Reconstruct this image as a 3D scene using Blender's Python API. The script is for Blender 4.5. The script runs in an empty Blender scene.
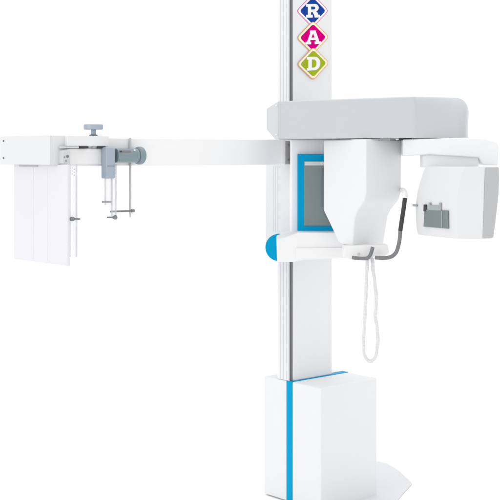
import bpy, bmesh, math
from mathutils import Vector, Matrix

# ---------------------------------------------------------------- camera, light, exposure
S = bpy.context.scene
C = S.collection
F_PX, CX, HOR, EYE = 1180.0, 250.0, 155.0, 1.6      # focal length, centre, horizon (in photo pixels), eye height (m)
cam_d = bpy.data.cameras.new('camera')
cam = bpy.data.objects.new('camera', cam_d); C.objects.link(cam)
cam.location = (0, 0, EYE); cam.rotation_euler = (math.radians(90), 0, 0)
cam_d.sensor_width = 36; cam_d.lens = F_PX/500*36
cam_d.shift_y = -(250-HOR)/500
cam_d.clip_end = 500
S.camera = cam
w = bpy.data.worlds.new('World'); S.world = w; w.use_nodes = True
bg = w.node_tree.nodes['Background']
bg.inputs['Color'].default_value = (1, 1, 1, 1); bg.inputs['Strength'].default_value = 1.04
def area(name, loc, target, size, power, col=(1, 1, 1)):
    d = bpy.data.lights.new(name, 'AREA'); d.shape = 'SQUARE'; d.size = size; d.energy = power; d.color = col
    o = bpy.data.objects.new(name, d); C.objects.link(o); o.location = loc
    o.rotation_euler = (Vector(target)-Vector(loc)).to_track_quat('-Z', 'Y').to_euler()
    return o
area('softbox', (-6.3, -1.1, 3.2), (0.1, 5.2, 1.1), 3.0, 108)
area('side_fill', (4.0, 7.6, 2.2), (0.6, 5.0, 1.7), 1.6, 22)  # added, unseen: lightens the curved right end of the overhead arm
area('overhead_fill', (0.4, 5.6, 6.5), (0.4, 5.6, 0), 5.0, 95)  # added, unseen: whitens the floor and lifts upward-facing surfaces
S.view_settings.view_transform = 'Standard'; S.view_settings.look = 'None'
S.view_settings.exposure = 0; S.view_settings.gamma = 1

# ---------------------------------------------------------------- materials
def mat(name, col, rough=0.4, metal=0.0, bump=0.0, scale=300, alpha=1.0, var=0.015, coat=0.0):
    m = bpy.data.materials.new(name); m.use_nodes = True
    nt = m.node_tree; b = nt.nodes['Principled BSDF']
    tc = nt.nodes.new('ShaderNodeTexCoord')
    n = nt.nodes.new('ShaderNodeTexNoise'); n.inputs['Scale'].default_value = 3.5; n.inputs['Detail'].default_value = 4
    r = nt.nodes.new('ShaderNodeMapRange'); r.inputs['To Min'].default_value = 1-var; r.inputs['To Max'].default_value = 1+var
    x = nt.nodes.new('ShaderNodeVectorMath'); x.operation = 'SCALE'; x.inputs[0].default_value = col
    nt.links.new(tc.outputs['Object'], n.inputs['Vector']); nt.links.new(n.outputs['Fac'], r.inputs['Value'])
    nt.links.new(r.outputs[0], x.inputs['Scale']); nt.links.new(x.outputs[0], b.inputs['Base Color'])
    b.inputs['Roughness'].default_value = rough; b.inputs['Metallic'].default_value = metal
    b.inputs['Alpha'].default_value = alpha; b.inputs['Coat Weight'].default_value = coat
    if bump:
        n2 = nt.nodes.new('ShaderNodeTexNoise'); n2.inputs['Scale'].default_value = scale
        bp = nt.nodes.new('ShaderNodeBump'); bp.inputs['Strength'].default_value = bump; bp.inputs['Distance'].default_value = 0.001
        nt.links.new(tc.outputs['Object'], n2.inputs['Vector']); nt.links.new(n2.outputs['Fac'], bp.inputs['Height'])
        nt.links.new(bp.outputs[0], b.inputs['Normal'])
    return m
WHITE = mat('white_enamel', (.745, .75, .76), .5, bump=.06)
WHITE2 = mat('white_plastic', (.78, .78, .785), .5, bump=.06)
ARMW = mat('arm_enamel', (.84, .84, .845), .5)
COLM = mat('column_paint', (.74, .745, .755), .5, bump=.06)
GREY = mat('light_grey_shell', (.515, .53, .55), .5, bump=.08)
HINGE = mat('hinge_grey', (.58, .59, .605), .45)
SIDE = mat('side_grey', (.46, .465, .48), .45)
BLUE = mat('cyan_trim', (.0, .32, .585), .35)
SCREEN = mat('display_glass', (.17, .215, .22), .12, coat=.4, var=.05)
BAR = mat('display_header', (.62, .66, .66), .3)
DARK = mat('dark_rail', (.16, .16, .165), .5)
MID = mat('mid_grey_metal', (.36, .36, .37), .4, .3)
STEEL = mat('steel_blue_metal', (.20, .265, .295), .4, .15)
STEEL2 = mat('pale_steel_metal', (.34, .40, .47), .4, .1)
PIN = mat('pin_metal', (.20, .21, .21), .35, .4)
SLOT = mat('black_slot', (.03, .03, .035), .6)
HANDLE = mat('handle_grey', (.165, .17, .18), .45)
RUBBER = mat('black_rubber', (.035, .035, .038), .6)
GREEN = mat('sensor_window', (.165, .20, .20), .35)
GREEN2 = mat('sensor_latch', (.33, .37, .37), .4)
ACR = mat('clear_acrylic', (.78, .79, .82), .15, alpha=.16)
EDGE = mat('acrylic_edge', (.66, .65, .69), .3, alpha=.38)
BOXM = mat('box_enamel', (.69, .695, .705), .5)
PLATE = mat('receptor_shell', (.70, .70, .735), .5)
CORD = mat('cord_white', (.70, .70, .71), .5)
PATCH = mat('floor_patch_grey', (.66, .67, .70), .5)
FLOOR = mat('white_floor', (.985, .985, .985), .9, var=0.0)
INK = {'blue': mat('badge_blue', (.012, .055, .30), .4), 'pink': mat('badge_magenta', (.62, .0, .19), .4), 'lime': mat('badge_lime', (.34, .42, .02), .4),
       'cream': mat('badge_cream', (.86, .82, .62), .4), 'white': mat('badge_white', (.84, .83, .85), .4),
       'orange': mat('badge_orange', (.80, .38, .16), .4), 'purple': mat('badge_rose', (.70, .12, .42), .4)}

for m_ in INK.values(): m_.node_tree.nodes['Principled BSDF'].inputs['Specular IOR Level'].default_value = .0
BLUE.node_tree.nodes['Principled BSDF'].inputs['Specular IOR Level'].default_value = .05

# ---------------------------------------------------------------- geometry helpers
B = Vector((1340, F_PX, 0)).normalized()            # along the machine's width, to the right and away
A = Vector((-B.y, B.x, 0))                          # along its depth, to the left and away
FR = -A                                             # its front
UP = Vector((0, 0, 1))
def at(px, py, Y): return Vector(((px-CX)/F_PX*Y, Y, EYE-(py-HOR)/F_PX*Y))
def zz(py, Y): return EYE-(py-HOR)/F_PX*Y
def reach(P, d, px):                                # distance along d from P to where it stands above photo column px
    k = (px-CX)/F_PX
    return (k*P.y-P.x)/(d.x-k*d.y)
def flat(P, z): return Vector((P.x, P.y, z))

ORI = {}
def build(name, bm, m, parent=None, bevel=0.0, seg=3, smooth=True, label=None, angle=35):
    bmesh.ops.remove_doubles(bm, verts=bm.verts, dist=1e-6)
    bmesh.ops.recalc_face_normals(bm, faces=bm.faces)
    c = Vector((0, 0, 0))
    lo = Vector([min(v.co[i] for v in bm.verts) for i in range(3)]); hi = Vector([max(v.co[i] for v in bm.verts) for i in range(3)])
    c = (lo+hi)/2
    for v in bm.verts: v.co -= c
    me = bpy.data.meshes.new(name); bm.to_mesh(me); bm.free()
    me.materials.append(m)
    o = bpy.data.objects.new(name, me); C.objects.link(o)
    if parent: o.parent = parent; o.location = c-ORI[parent.name]
    else: o.location = c
    ORI[o.name] = c
    if smooth:
        for p in me.polygons: p.use_smooth = True
    if bevel:
        b = o.modifiers.new('bevel', 'BEVEL'); b.width = bevel; b.segments = seg; b.limit_method = 'ANGLE'
        b.angle_limit = math.radians(angle); b.harden_normals = True
    elif smooth: me.set_sharp_from_angle(angle=math.radians(angle))
    if label: o['label'] = label
    return o
def loft(bm, rings, caps=True):                     # closed rings of equal count
    vs = [[bm.verts.new(p) for p in r] for r in rings]
    n = len(rings[0])
    for a, b in zip(vs, vs[1:]):
        for i in range(n): bm.faces.new((a[i], a[(i+1) % n], b[(i+1) % n], b[i]))
    if caps: bm.faces.new(vs[0][::-1]); bm.faces.new(vs[-1])
    return bm
def ext(pts, vec, bm=None):                         # polygon of 3D points pushed along vec
    bm = bm or bmesh.new()
    return loft(bm, [[Vector(p) for p in pts], [Vector(p)+vec for p in pts]])
def box(P, u, v, z0, z1, bm=None):                  # P corner (xy), u and v are horizontal edge vectors
    P = flat(P, z0)
    return ext([P, P+u, P+u+v, P+v], UP*(z1-z0), bm)
def cyl(p, q, r, n=28, bm=None, r2=None):
    p, q = Vector(p), Vector(q); d = (q-p).normalized()
    a = d.orthogonal().normalized(); b = d.cross(a); r2 = r if r2 is None else r2
    ring = lambda c, rr: [c+rr*(math.cos(t)*a+math.sin(t)*b) for t in [2*math.pi*i/n for i in range(n)]]
    return loft(bm or bmesh.new(), [ring(p, r), ring(q, r2)])
def tube(pts, r, n=14, bm=None):                    # r a number or one per point
    pts = [Vector(p) for p in pts]; rings = []; a = None
    for i, p in enumerate(pts):
        d = (pts[min(i+1, len(pts)-1)]-pts[max(i-1, 0)]).normalized()
        a = d.orthogonal().normalized() if a is None else (a-a.dot(d)*d).normalized()
        b = d.cross(a); rr = r[i] if isinstance(r, (list, tuple)) else r
        rings.append([p+rr*(math.cos(t)*a+math.sin(t)*b) for t in [2*math.pi*k/n for k in range(n)]])
    return loft(bm or bmesh.new(), rings)
def spline(pts, k=8):                               # Catmull-Rom through the points
    pts = [Vector(p) for p in pts]; P = [2*pts[0]-pts[1]]+pts+[2*pts[-1]-pts[-2]]; out = []
    for i in range(1, len(P)-2):
        for s in range(k):
            t = s/k; a, b, c, d = P[i-1], P[i], P[i+1], P[i+2]
            out.append(.5*((2*b)+(c-a)*t+(2*a-5*b+4*c-d)*t*t+(3*b-a-3*c+d)*t**3))
    out.append(pts[-1]); return out
def rounded(pts, r, seg=6):                         # rounded plan / outline polygon of 2D points; r one per point
    out = []; n = len(pts)
    for i, p in enumerate(pts):
        rr = r[i] if isinstance(r, (list, tuple)) else r
        p = Vector(p); a = Vector(pts[i-1])-p; b = Vector(pts[(i+1) % n])-p
        if rr <= 0: out.append(p); continue
        a.normalize(); b.normalize()
        for k in range(seg+1):
            t = k/seg; out.append((1-t)**2*(p+a*rr)+2*t*(1-t)*p+t*t*(p+b*rr))
    return out
def screw(p, n, r, parent, m=MID):                  # raised round screw head with a slot pit
    n = Vector(n).normalized(); bm = cyl(Vector(p)-n*.002, Vector(p)+n*.0025, r, 16)
    return build('screw', bm, m, parent, bevel=r*.25, seg=2)

# ---------------------------------------------------------------- floor
bm = bmesh.new()
bmesh.ops.create_circle(bm, cap_ends=True, radius=180, segments=64)
fl = build('floor', bm, FLOOR, smooth=False); fl['kind'] = 'structure'

# ---------------------------------------------------------------- the machine
Y0 = F_PX*EYE/(513-HOR)
P0 = flat(at(321, 500, Y0), 0)                      # front corner of the cabinet on the floor
root = bpy.data.objects.new('dental_xray_machine', None); C.objects.link(root)
root['label'] = 'tall white dental x-ray machine with grey overhead arm, cyan trim and long side arm'
root['category'] = 'x-ray machine'
wB, dA = reach(P0, B, 377), reach(P0, A, 264)
root.location = flat(P0+B*wB/2+A*dA/2, 0); ORI[root.name] = root.location.copy()
zt = zz(388, Y0)
s0, s1 = reach(P0, A, 292.0), reach(P0, A, 286.6)
# cabinet: rear body, front cover and the cyan band pressed between them
cab = build('base_cabinet', box(P0+A*s1, B*wB, A*(dA-s1), .006, zt), WHITE, root, bevel=.004)
build('front_cover', box(P0, B*wB, A*s0, .006, zt), WHITE, cab, bevel=.006)
build('accent_stripe', box(P0+A*s0-B*.001, B*(wB+.002), A*(s1-s0), .008, zt+.0015), BLUE, cab)
# thin grey patch lying flat on the floor beside the cabinet
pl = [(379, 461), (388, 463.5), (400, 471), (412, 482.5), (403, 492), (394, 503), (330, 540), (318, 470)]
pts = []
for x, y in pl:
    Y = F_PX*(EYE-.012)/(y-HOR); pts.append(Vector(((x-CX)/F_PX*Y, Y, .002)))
build('floor_patch', ext(pts, UP*.010), PATCH, root, bevel=.003, seg=2)

# column
K = P0+A*reach(P0, A, 290.6)
cw, cd = reach(K, B, 332), reach(K, A, 277.5)
ZT = 2.42
g = .017                                            # notch at the near corner that holds the guide rail
g1 = reach(K, B, 293.2)
g2 = .012
plan = [K+B*g1, K+B*cw, K+B*cw+A*cd, K+A*cd, K+A*g2, K+A*g2+B*.006, K+B*g1+A*.030-B*.004, K+B*g1+A*.026]
plan = [K+B*g1, K+B*cw, K+B*cw+A*(cd+.05), K+A*(cd+.05)+B*.085, K+A*cd, K+A*g2, K+B*g1+A*g2]
col = build('column', ext([flat(p, zt+.001) for p in plan], UP*(ZT-zt)), COLM, root, bevel=.003)
build('guide_rail', box(K+B*.004+A*.004, B*(g1-.0045), A*(g2-.0045), zt+.002, ZT-.003), DARK, col)
# fine lengthwise ribs of the column's side
for k in range(3):
    q = K+A*(g2+.016+k*.020)-B*.0012
    build('side_rib', box(q, B*.001, A*.006, zt+.003, ZT-.004), COLM, col)
build('edge_trim', box(K-B*.0022+A*.006, B*.002, A*.007, zt+.002, ZT-.003), HINGE, col)

# letter badges on the column's front
def on_col(px, py, out=0.0):
    t = reach(K, B, px); q = K+B*t+FR*out
    return q, t
def curve_mesh(loops, name):
    cu = bpy.data.curves.new(name, 'CURVE'); cu.dimensions = '2D'; cu.fill_mode = 'BOTH'; cu.extrude = .0002
    for lp in loops:
        sp = cu.splines.new('POLY'); sp.points.add(len(lp)-1); sp.use_cyclic_u = True
        for p, q in zip(sp.points, lp): p.co = (q[0], q[1], 0, 1)
    o = bpy.data.objects.new(name, cu); C.objects.link(o)
    me = bpy.data.meshes.new_from_object(o.evaluated_get(bpy.context.evaluated_depsgraph_get()))
    bpy.data.objects.remove(o); bpy.data.curves.remove(cu)
    return me
def arc(cx, cy, rx, ry, a0, a1, n=12):
    return [(cx+rx*math.cos(math.radians(a0+(a1-a0)*i/n)), cy+ry*math.sin(math.radians(a0+(a1-a0)*i/n))) for i in range(n+1)]
LET = {
 'R': [[(-.50, -.5), (-.02, -.5), (-.02, -.30), (-.14, -.30), (-.14, -.10), (-.02, -.10), (.10, -.34), (.14, -.5), (.54, -.5), (.54, -.30), (.42, -.30), (.33, -.12), (.24, -.04)]
       + arc(.14, .22, .30, .28, -55, 90)+[(-.50, .5), (-.50, .30), (-.38, .30), (-.38, -.30), (-.50, -.30)],
       [(-.14, .09), (-.14, .31), (.06, .31)]+arc(.06, .20, .12, .11, 90, -90, 8)],
 'A': [[(-.58, -.5), (-.16, -.5), (-.16, -.31), (-.25, -.31), (-.21, -.19), (.17, -.19), (.21, -.31), (.11, -.31), (.11, -.5), (.58, -.5), (.58, -.31), (.46, -.31),
        (.17, .5), (-.25, .5), (-.25, .33), (-.22, .33), (-.46, -.31), (-.58, -.31)],
       [(-.14, -.02), (.11, -.02), (-.01, .30)]],
 'D': [[(-.50, -.5), (.04, -.5)]+arc(.06, 0, .46, .5, -90, 90, 16)+[(-.50, .5), (-.50, .31), (-.39, .31), (-.39, -.31), (-.50, -.31)],
       [(-.13, -.30), (-.13, .30), (.02, .30)]+arc(.02, 0, .21, .30, 90, -90, 12)]}
def plate(loops, centre, sx, sz, out, name, m, parent):
    me = curve_mesh(loops, name)
    R = Matrix(((B+UP*.088)*sx, UP*sz, FR)).transposed()
    for v in me.vertices: v.co = R @ v.co
    me.materials.clear(); me.materials.append(m)
    o = bpy.data.objects.new(name, me); C.objects.link(o)
    c = centre+FR*out
    o.parent = parent; o.location = c-ORI[parent.name]; ORI[o.name] = c
    return o
def badge(px, py, ch, fill, ring, rim, label, lift):
    t = reach(K, B, px); c = K+B*t; c = flat(c, zz(py, c.y))
    hw = (reach(K, B, px+16.4)-reach(K, B, px-16.4))/2; hz = 16.9/F_PX*c.y
    dia = lambda s: [tuple(p) for p in rounded([(s, 0), (0, s), (-s, 0), (0, -s)], .22*s, 5)]
    b = plate([dia(.79)], c, hw, hz, .0016+lift, 'letter_badge', INK[fill], root); b['label'] = label
    plate([dia(1.0), dia(.95)], c, hw, hz, .0006+lift, 'badge_rim', INK[rim], b)
    plate([dia(.948), dia(.80)], c, hw, hz, .0011+lift, 'badge_border', INK[ring], b)
    k = 13.6/F_PX*c.y
    plate(LET[ch], c, k*hw/hz*1.0, k, .0021+lift, 'letter', INK['white'], b)
badge(312.6, 10.8, 'R', 'blue', 'white', 'purple', 'blue diamond badge with a white letter R', 0)
badge(312.6, 37.4, 'A', 'pink', 'cream', 'orange', 'magenta diamond badge with a white letter A', .002)
badge(312.6, 63.6, 'D', 'lime', 'cream', 'orange', 'lime green diamond badge with a white letter D', .004)

# carriage that rides on the column
Yc = 5.36
cl = K-B*.014-A*.012
car = build('carriage', box(cl, B*(cw+.03), A*(reach(cl, A, 265)), zz(243, 5.45), zz(139, 5.45)), WHITE, root, bevel=.008)
for k in range(4):
    q = cl+A*(.075+k*.012)-B*.0012
    build('side_rib', box(q, B*.001, A*.004, zz(232, 5.45), zz(166, 5.45)), COLM, car)
# front housing behind the display
pan = [(290.5, 139), (352, 139), (352, 240), (290.5, 240)]
Yp = 5.27
build('front_housing', ext([at(x, y, Yp) for x, y in pan], Vector((0, .16, 0))), ARMW, car, bevel=.008)
# flared lower tray, its blue side knob
tray = [(277, 262), (276.5, 240), (286, 237), (298, 232.5), (352, 232.5), (352, 258), (306, 258.5), (293, 262)]
ty = 5.17
pts = [at(x, y, ty) for x, y in tray]
bm = bmesh.new()
back = [at(x, y, Yp+.05) for x, y in [(277, 262), (276.5, 234), (286, 231), (298, 229), (352, 229), (352, 258), (306, 260), (293, 262)]]
loft(bm, [pts, back]); build('lower_tray', bm, WHITE2, car, bevel=.005, seg=3)
build('lower_lip', ext([at(x, y, ty-.006) for x, y in [(296, 248), (345, 247.4), (345, 257.6), (306, 257.9), (296, 260.6)]], Vector((0, .03, 0))), WHITE2, car, bevel=.003)
kc = at(279.3, 247.3, 5.30)
nd = (Vector((-.25, -1, 0))).normalized()
bk = build('side_knob', cyl(kc-nd*.03, kc+nd*.02, 13.6/F_PX*5.3, 48), BLUE, car, bevel=.006)
# display
ds = build('display_frame', loft(bmesh.new(), [[at(x, y, Yp-.030) for x, y in [(297.6, 154.3), (345, 154.3), (345, 231.6), (297.6, 231.6)]],
           [at(x, y, Yp+.001) for x, y in [(297.2, 154), (345, 154), (345, 232), (297.2, 232)]]]), BLUE, root, bevel=.003)
build('display', box(at(304, 0, Yp-.033), Vector((.160, 0, 0)), Vector((0, .01, 0)), zz(225.8, Yp-.033), zz(161, Yp-.033)), SCREEN, ds, bevel=.0015)
build('header_strip', box(at(304.6, 0, Yp-.0345), Vector((.158, 0, 0)), Vector((0, .004, 0)), zz(165.4, Yp-.034), zz(161.6, Yp-.034)), BAR, ds)

# overhead arm: rounded right end, angled hinge cap on the left
def oh(px):                                         # front line of the arm, turned a little towards the viewer on the right
    Y = 5.12-(px-266)/199*.30
    return Vector(((px-CX)/F_PX*Y, Y, 0))
a0, a1 = oh(279), oh(465)
nb = Vector((-(a1-a0).y, (a1-a0).x, 0)).normalized()
am = oh(415); ae = oh(468)+nb*.075
ae = ae-(a1-a0).normalized()*.012; be = ae+Vector((.163, 1, 0)).normalized()*.21
plan = [a0, am, ae, be, a0+nb*.30]
rp = rounded([tuple(p.xy) for p in plan], [0, .012, .07, .09, 0], 8)
zb, ztop = zz(138.2, 4.95), zz(99.5, 4.95)
bm = bmesh.new(); rings = []
ad = (a1-a0).normalized(); al = (a1-a0).length
steps = [(0, 0)]*4+[(1-math.cos(t*math.pi/2), math.sin(t*math.pi/2)) for t in [i/9 for i in range(9)]]+[(1, 1)]
for i, (f, h) in enumerate(steps):
    z = zb+(ztop-.070-zb)*(i/4) if i < 4 else ztop-.070+.070*h
    if i < 4: f = h = 0
    ring = []
    for p in rp:
        d = Vector((p.x, p.y, 0))-a0; u, v = d.dot(ad), d.dot(nb)
        k = min(1, max(0, (u/al-.62)/.38)); k = k*k*(3-2*k)
        fl_ = max(0, (h-.93)/.07)                         # small rounding along the long edges
        kf = min(1, max(0, (u-(am-a0).length)/.20))
        hh_ = max(0, (z-zb)/(ztop-zb)); lean = .10*kf*hh_**1.6*max(0, 1-v/.28)
        q = a0+ad*(u-.060*f*k)+nb*(.15+(v-.15)*(1-.05*fl_*fl_)+lean)
        ring.append((q.x, q.y, z+(.010*min(1, u/al*1.6) if i else 0)))
    rings.append(ring)
loft(bm, rings)
arm = build('overhead_arm', bm, GREY, root, angle=14)
h0 = oh(266)
hp = [(266.2, 108.6), (270, 106.2), (279.0, 100.6), (279.0, 139.6), (275, 139.4), (266.2, 129.5)]
pts = []
for x, y in hp:
    q = oh(x); pts.append(flat(q, zz(y, q.y))+nb*.004)
hc = build('hinge_cap', ext(pts, nb*.285), HINGE, arm, bevel=.004)
for x, y in [(276, 105.5), (276, 134.5)]:
    q = oh(x); screw(flat(q, zz(y, q.y))+nb*.003, -nb, .0045, hc, m=COLM)
# pivots that show as dark gaps under the arm
for x0, x1 in [(378, 388.5), (397, 405)]:
    q0, q1 = oh(x0), oh(x1)
    build('pivot_gap', box(q0+nb*.03, q1-q0, nb*.10, zz(140.4, q0.y), zz(137.2, q0.y)), MID if x0 < 390 else SLOT, arm)

# rotating arm that joins tube head and detector
ra = lambda px: Vector(((px-CX)/F_PX*(5.02-(px-366)/132*.32), 5.02-(px-366)/132*.32, 0))
rr = [(402.6, 139.4), (466, 137.6), (486, 138.6), (497, 142), (498.6, 147), (498, 165.5), (483, 165.2), (479, 157.6), (430, 154.6), (402.6, 156.2)]
rot = build('rotating_arm', ext([flat(ra(x), zz(y, ra(x).y)) for x, y in rr], Vector((0.02, .20, 0))), WHITE, root, bevel=.006, seg=4, angle=25)
q0, q1 = ra(424), ra(480)
build('mounting_neck', box(q0+Vector((0, .03, 0)), q1-q0, Vector((0, .09, 0)), zz(167.5, q0.y), zz(154.5, q0.y)), WHITE, rot, bevel=.004)

# tube head: profile across depth, pushed along the width
T0 = at(365.6, 139.5, 4.93); T0 = flat(T0, 0)
tA = reach(T0, A, 323); tB = reach(T0, B, 402.2)
prof = [(0, 139.2), (0, 193), (.010, 201), (.052, 212), (.066, 219), (.078, 247.5), (.12, 246.5), (tA*.64, 244.5), (tA*.77, 232), (tA, 212), (tA, 139.2)]
def tpt(d, y, bb):
    z = EYE-(y-HOR)/F_PX*4.95
    return flat(T0+A*d+B*bb, z)
bm = bmesh.new(); NB = 6
rings = []
for i in range(NB+1):
    f = i/NB; ring = []
    for d, y in prof:
        k = max(0, (y-186)/60)
        bb = tB*f*(1-.13*k)
        ring.append(tpt(d+.006*math.sin(0), y, bb))
    rings.append(ring)
loft(bm, rings)
th = build('tube_head', bm, WHITE, root, bevel=.009, seg=4, angle=20)
# seam near the back of the head
# ---- handles below the head
hy = 4.98
bb_ = [(344, 246), (388, 245), (389, 253), (384, 257), (374, 256), (372, 259.5), (350, 259.5), (343, 257)]
hb = build('handle_bracket', ext([at(x, y, hy-.02) for x, y in bb_], Vector((0, .09, 0))), WHITE2, root, bevel=.0035)
screw(at(358.5, 254, hy-.021), (0, -1, 0), .006, hb, m=HINGE)
lh = build('handle', tube(spline([at(x, y, hy-.05) for x, y in [(352, 257.6), (360, 258.4), (367, 258.2), (370.5, 254.5), (372.8, 247)]]), .0078), HANDLE, root, bevel=0)
hr_pts = [at(x, y, Y) for x, y, Y in [(375, 257.6, 4.93), (384, 258, 4.92), (391, 256.8, 4.91), (396, 252.5, 4.90), (398.6, 245, 4.90), (399.8, 238, 4.90), (400.4, 229, 4.90)]]
rh = build('handle', tube(spline(hr_pts), .0082), HANDLE, root, label='long curved grey handle with a black rubber grip')
build('grip', tube([at(400.3, 231, 4.9), at(401.3, 224, 4.9), at(404.0, 206, 4.9), at(405.0, 198, 4.9)], .0092, 18), RUBBER, rh, bevel=.002)
build('handle_tip', tube(spline([at(405.0, 198.4, 4.9), at(405, 193, 4.91), at(403.5, 190.5, 4.98), at(401.5, 190, 5.1)]), .0105, 16), WHITE2, rh)

# ---- detector head
D0 = flat(at(483.6, 160, 4.62), 0)
xa = reach(D0, A, 414)
def face(px, bulge=0): return D0+A*reach(D0, A, px)
Yd = 4.66
def dring(y, xl, xc, xr, xs):
    """plan of the head at photo height y: left rear, crease, near corner, far side"""
    cr = face(xc)-B*.058; L = face(xl)+B*.012; R = face(xr); q = D0+B*reach(D0, B, xs)
    z = zz(y, Yd)
    bk_ = L+B*.10+A*.0
    mid = (L+cr)/2-B*.010
    m2 = L*.8+cr*.2-B*.007; m3 = L*.2+cr*.8-B*.005
    zf = lambda P: z if y < 200 else EYE-(y-HOR)/F_PX*(4.62)
    return [flat(P, zf(P)) for P in (L, m2, mid, m3, cr, R, R+(q-R)*.5, q, q+A*.10, L+B*.13)]
rings = [dring(*a) for a in [(166.8, 424, 474.5, 484.6, 498.4), (173, 421.2, 471.5, 484.3, 498.6), (180, 419, 469.2, 484, 498.6), (187, 417, 467.6, 483.8, 498.4), (195, 415.2, 466.4, 483.6, 498), (208, 413.6, 465.6, 483.2, 496.6), (222, 413.8, 465.6, 482.8, 495), (233.5, 414.6, 466.2, 482.2, 493.2), (239.2, 416, 466.8, 482, 492.4)]]
det = build('detector_head', loft(bmesh.new(), rings), BOXM, root, bevel=.0025, angle=17)
# grey side panel laid on the far side
sp = []
for y, xr, xs in [(167.6, 484.3, 498.0), (180, 484.3, 498.3), (195, 484, 497.7), (208, 483.6, 496.3), (222, 483.2, 494.7), (238.2, 482.4, 492.6)]:
    R = face(xr); q = D0+B*reach(D0, B, xs); z = zz(y, Yd if y < 200 else 4.62)
    sp.append([flat(R+B*.004+FR*.0035, z), flat(q+FR*.0035, z), flat(q-FR*.001, z), flat(R+B*.004-FR*.001, z)])
build('side_panel', loft(bmesh.new(), sp), SIDE, det)
def dface(px, py):                                  # a point on the bulged front
    L = face(413.7)+B*.012; cr = face(465.6)-B*.058; mid = (L+cr)/2-B*.010; m2 = L*.8+cr*.2-B*.007
    for a, b in ((L, m2), (m2, mid), (mid, cr)):
        d = (b-a); t = reach(a, d, px)
        if t <= 1.0: break
    P = a+d*t; return flat(P, zz(py, P.y)), d.normalized()
def dpad(poly, out, thick, name, m, parent):
    n = Vector((-A.y, A.x, 0)); n = -B
    return build(name, ext([dface(x, y)[0]+n*out for x, y in poly], B*(out+thick)), m, parent, bevel=.0012, seg=2)
win = dpad([(425.6, 209.5), (449, 210.5), (449.4, 228.6), (424.6, 226.5)], .008, .02, 'sensor_window', GREEN, det)
dpad([(429.4, 202.5), (431.4, 202.5), (431.4, 205), (440, 205.2), (440, 202.6), (441.9, 202.7), (441.9, 210.6), (429.4, 210.2)], .007, .02, 'sensor_latch', GREEN2, det)
dpad([(442.6, 211), (443.3, 211), (443.3, 227.6), (442.6, 227.5)], .0092, .001, 'window_seam', GREEN2, win)
dpad([(424.9, 204.4), (427.2, 204.6), (427.2, 211.4), (424.7, 211.2)], .009, .02, 'latch_button', RUBBER, det)
q, _ = dface(416.5, 205.4)
build('side_pin', cyl(at(412.6, 205.2, q.y-.01), at(417.5, 205.4, q.y-.01), .0048, 16), MID, det, bevel=.001)

# ---------------------------------------------------------------- side arm and cephalostat
Q = K+FR*.050; Q = Q+B*reach(Q, B, 291)
tL = lambda px: reach(Q, B, px)
AL = lambda px, out=0.0: Q+FR*out+B*reach(Q+FR*out, B, px)
zA0, zA1 = zz(164.7, 5.38), zz(139.9, 5.38)
ca = build('side_arm', box(AL(64), AL(286)-AL(64), A*.075, zA0, zA1), ARMW, root, bevel=.004)
eb = build('arm_bracket', box(AL(285.6, .004), AL(291.6)-AL(285.6), A*.070, zA0+.002, zA1-.004), MID, ca, bevel=.002)
for y in (145, 159.5):
    q = AL(288.6, .005); screw(flat(q, zz(y, q.y)), FR, .004, eb, m=DARK)
# receptor box: end face turned to the left, near corner at column 51
q51 = AL(51.2, .010)
bd = reach(q51, A, 1.2)
zr0, zr1 = zz(165.0, q51.y), zz(135.2, q51.y)
rb = build('receptor_box', box(q51, B*(AL(68, .01)-q51).length, A*bd, zr0, zr1), BOXM, root, bevel=.004)
# thin cover plate over the end
build('end_cover', box(q51-B*.006+A*.0005, B*.0057, A*(bd-.001), zr0+.0005, zr1-.0005), BOXM, rb, bevel=.0018)
for y in (141.0, 158.2):
    q = q51-B*.006; q = q+A*reach(q, A, 3.7); screw(flat(q, zz(y, q.y)), -B, .0042, rb, m=DARK)
# thin receptor plate hanging under the box, turned like its end face
pr = AL(70.0, .0)+B*0; pr = q51+B*.030; pr = pr-A*(-reach(pr, A, 67.4))
pw = reach(pr, A, 13.8)
zp0 = zz(266, pr.y); zp1 = zz(161, q51.y)
rp_ = build('receptor_plate', box(pr, B*.012, A*pw, zp0, zr0+.001), PLATE, root, bevel=.003)
for f_ in (.36, .62): build('plate_seam', box(pr+A*(pw*f_)-B*.0007, B*.0006, A*.0016, zp0+.01, zr0-.012), PLATE, rp_)
build('hanger_strip', box(q51+B*.026+A*reach(q51+B*.026, A, 37), B*.02, A*(reach(q51+B*.026, A, 19)-reach(q51+B*.026, A, 37)), zr0-.008, zr0+.001), SIDE, rp_)

# head holder in front of the arm
def hbox(x0, x1, y0, y1, out, thick, name, m, parent, bevel=.002, seg=2):
    a, b = AL(x0, out), AL(x1, out)
    ym = (a.y+b.y)/2
    return build(name, box(a, b-a, A*thick, zz(y1, ym), zz(y0, ym)), m, parent, bevel=bevel, seg=seg)
hh = hbox(67.6, 109, 135.8, 146.4, .030, .10, 'head_holder', WHITE, root, .003)
hbox(66.5, 104, 148.6, 164, .022, .09, 'lower_rail', WHITE2, hh, .002)
hbox(70, 106, 146.2, 148.8, .014, .07, 'rail_gap', COLM, hh, .0)
for x0, x1 in ((79.6, 88.6), (92.6, 95.6), (97.6, 105.4)):
    hbox(x0, x1, 146.3, 148.3, .0335, .006, 'rail_slot', SLOT if x1-x0 > 4 else MID, hh, .0005)
bx = hbox(63.0, 70.4, 150.2, 163.6, .040, .05, 'clamp_block', HINGE, hh, .002)
for x, y, r in ((67.6, 156.4, .0052), (64.4, 157, .0022), (66, 160.9, .0022)):
    q = AL(x, .041); screw(flat(q, zz(y, q.y)), FR, r, bx, m=DARK)
hbox(62, 79, 146.4, 148.0, .036, .02, 'clamp_lip', HINGE, hh, .0005)
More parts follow.
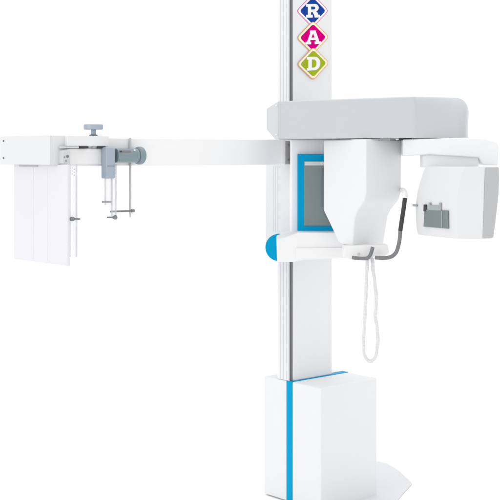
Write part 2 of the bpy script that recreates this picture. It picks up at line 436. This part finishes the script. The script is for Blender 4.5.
# T-shaped clamp knob on top
kq = AL(93.4, .0)
kn = build('clamp_knob', cyl(flat(kq, zz(129.6, kq.y)), flat(kq, zz(124.4, kq.y)), 9.7/F_PX*kq.y, 36), STEEL2, root, bevel=.004, label='steel blue round clamp knob standing on the head holder')
build('knob_stem', cyl(flat(kq, zz(136, kq.y)), flat(kq, zz(129, kq.y)), 2.6/F_PX*kq.y, 20), STEEL2, kn)
build('knob_collar', cyl(flat(kq, zz(136.6, kq.y)), flat(kq, zz(134.6, kq.y)), 4.2/F_PX*kq.y, 24), PIN, kn, bevel=.0015)
cq = AL(100.5, .02)
build('set_screw', cyl(flat(cq, zz(136.4, cq.y)), flat(cq, zz(131.6, cq.y)), 1.5/F_PX*cq.y, 16, r2=2.0/F_PX*cq.y), ACR, hh)
# vertical pale steel block and horizontal drum with end wheel
sb = hbox(106.6, 115.6, 147.2, 178.6, .062, .040, 'swivel_block', STEEL2, root, .006, 4)
q = AL(104, .0625)
hbox(107.6, 114.6, 165.6, 166.4, .0628, .004, 'block_seam', STEEL, sb, .0)
zc = zz(155.6, AL(120, .045).y)
c0, c1, c2, c3 = (flat(AL(x, .04), zc) for x in (115, 136.6, 138.5, 142.2))
rr_ = lambda v, P: v/F_PX*P.y
dr = build('adjustment_drum', cyl(c0, c1, rr_(7.2, c0), 40), STEEL, root, bevel=.003)
wbm = cyl(c1, c3, rr_(9.0, c3), 48)
wh = build('end_wheel', wbm, STEEL, dr, bevel=.010, seg=5)
build('wheel_groove', cyl(c1-B*.006, c1, rr_(6.2, c1), 32), PIN, dr)
for z_ in (-3.8, 3.8):                              # two clamp lugs on the drum
    q = flat(AL(116, .04), zc-z_/F_PX*c0.y)+FR*.026
    build('drum_lug', box(q, B*.055, A*.012, q.z-.006, q.z+.006), PIN if z_ < 0 else STEEL, dr, bevel=.002)
q = flat(AL(121, .07), zc+4.2/F_PX*c0.y); screw(q, FR, .0035, dr, m=SLOT)
q = flat(AL(134.6, .066), zc+5.5/F_PX*c0.y); screw(q, FR, .0035, dr, m=WHITE2)

# hanging clear strips with ear pins
def strip(x0, x1, y0, y1, out, name='acrylic_strip', m=ACR, th=.006):
    o = hbox(x0, x1, y0, y1, out, th, name, m, root, .0)
    for e in (x0, x1): hbox(e-.45, e+.45, y0, y1, out+.0005, th+.001, 'strip_edge', EDGE, o, .0)
    return o
s1_ = strip(70.2, 77.0, 164, 257, .070)
s2_ = strip(112.2, 116.4, 164, 216, .030)
s3_ = strip(105.8, 112.2, 176, 205, .048)
for par, xs, y0 in ((s1_, (72.2, 74.6), 168), (s2_, (113.6, 115.2), 166)):
    for j, x in enumerate(xs):
        for k in range(3):
            q = AL(x, .0705 if par is s1_ else .0305); q = flat(q, zz(y0+k*3+j*1.2, q.y))
            build('index_hole', cyl(q-FR*.001, q+FR*.0012, .0018, 10), SIDE, par)
def ear(x, y, xe, out, par):
    q = AL(x, out); c = flat(q, zz(y, q.y)); e = AL(xe, out); e = flat(e, zz(y, e.y)); d = (e-c).normalized()
    eb_ = tube([c-d*.007, c-d*.004, c+d*.003, c+d*.008, c+d*.014, e-d*.003, e], [.004, .0085, .009, .0070, .0036, .0030, .0018], 18)
    return build('ear_rod', eb_, PIN, root)
ear(72.0, 219, 80.2, .078, s1_)
ear(115.4, 217.4, 107.0, .040, s2_)
# short pin and long chin bar
a, b = AL(102.4, .055), AL(111.2, .055)
build('short_pin', tube([flat(a, zz(202, a.y)), flat(b, zz(202, b.y))], .0036, 12), MID, root)
a, b = AL(110.6, .012), AL(132.8, .012)
nb_ = build('nasion_bar', tube([flat(a, zz(211.6, a.y)), flat(b, zz(210.8, b.y))], .0038, 12), PIN, root)
c = flat(b, zz(210.8, b.y)); build('bar_nut', cyl(c-B*.006, c+B*.006, .0068, 6), PIN, nb_)
a = AL(130.2, .007)
nr = build('nasion_rod', tube([flat(a, zz(y, a.y)) for y in (137.8, 138.6, 213, 217.5)], [.003, .0046, .0046, .0018], 14), mat('rod_metal', (.52, .51, .54), .3, .3), root)
# pale cable hanging alongside, seen as faint lines between the strips
a = AL(86, .0)

# ---------------------------------------------------------------- coiled cord
loop = spline([at(x, y, Y) for x, y, Y in [(367.6, 258, 4.95), (366.6, 275, 4.94), (366.0, 295, 4.93), (364.6, 320, 4.92), (363.6, 342, 4.92), (364.6, 355, 4.92),
        (369.5, 361.4, 4.92), (375.0, 357.6, 4.92), (377.6, 345, 4.92), (377.4, 330, 4.92), (375.4, 316, 4.92), (376.4, 302, 4.93), (375.2, 285, 4.94), (373.2, 270, 4.95), (372.2, 258, 4.96)]], 14)
L = [0]
for p, q in zip(loop, loop[1:]): L.append(L[-1]+(q-p).length)
def along(s):
    for i in range(len(L)-1):
        if L[i+1] >= s: break
    t = (s-L[i])/(L[i+1]-L[i]); return loop[i].lerp(loop[i+1], t), (loop[i+1]-loop[i]).normalized()
N = int(L[-1]/.0011); hel = []
for i in range(N+1):
    s = L[-1]*i/N; p, d = along(min(s, L[-1]-1e-6)); a = Vector((0, 1, 0)); a = (a-a.dot(d)*d).normalized(); b = d.cross(a)
    t = s/(.0056*1)*2*math.pi; hel.append(p+(.0050+.0006*math.sin(s*61)+.0004*math.sin(s*173))*(math.cos(t)*a+math.sin(t)*b))
cd_ = build('coiled_cord', tube(hel, .0034, 8), CORD, None)
cd_['label'] = 'thin white coiled cord hanging in a narrow loop below the tube head'; cd_['category'] = 'cord'
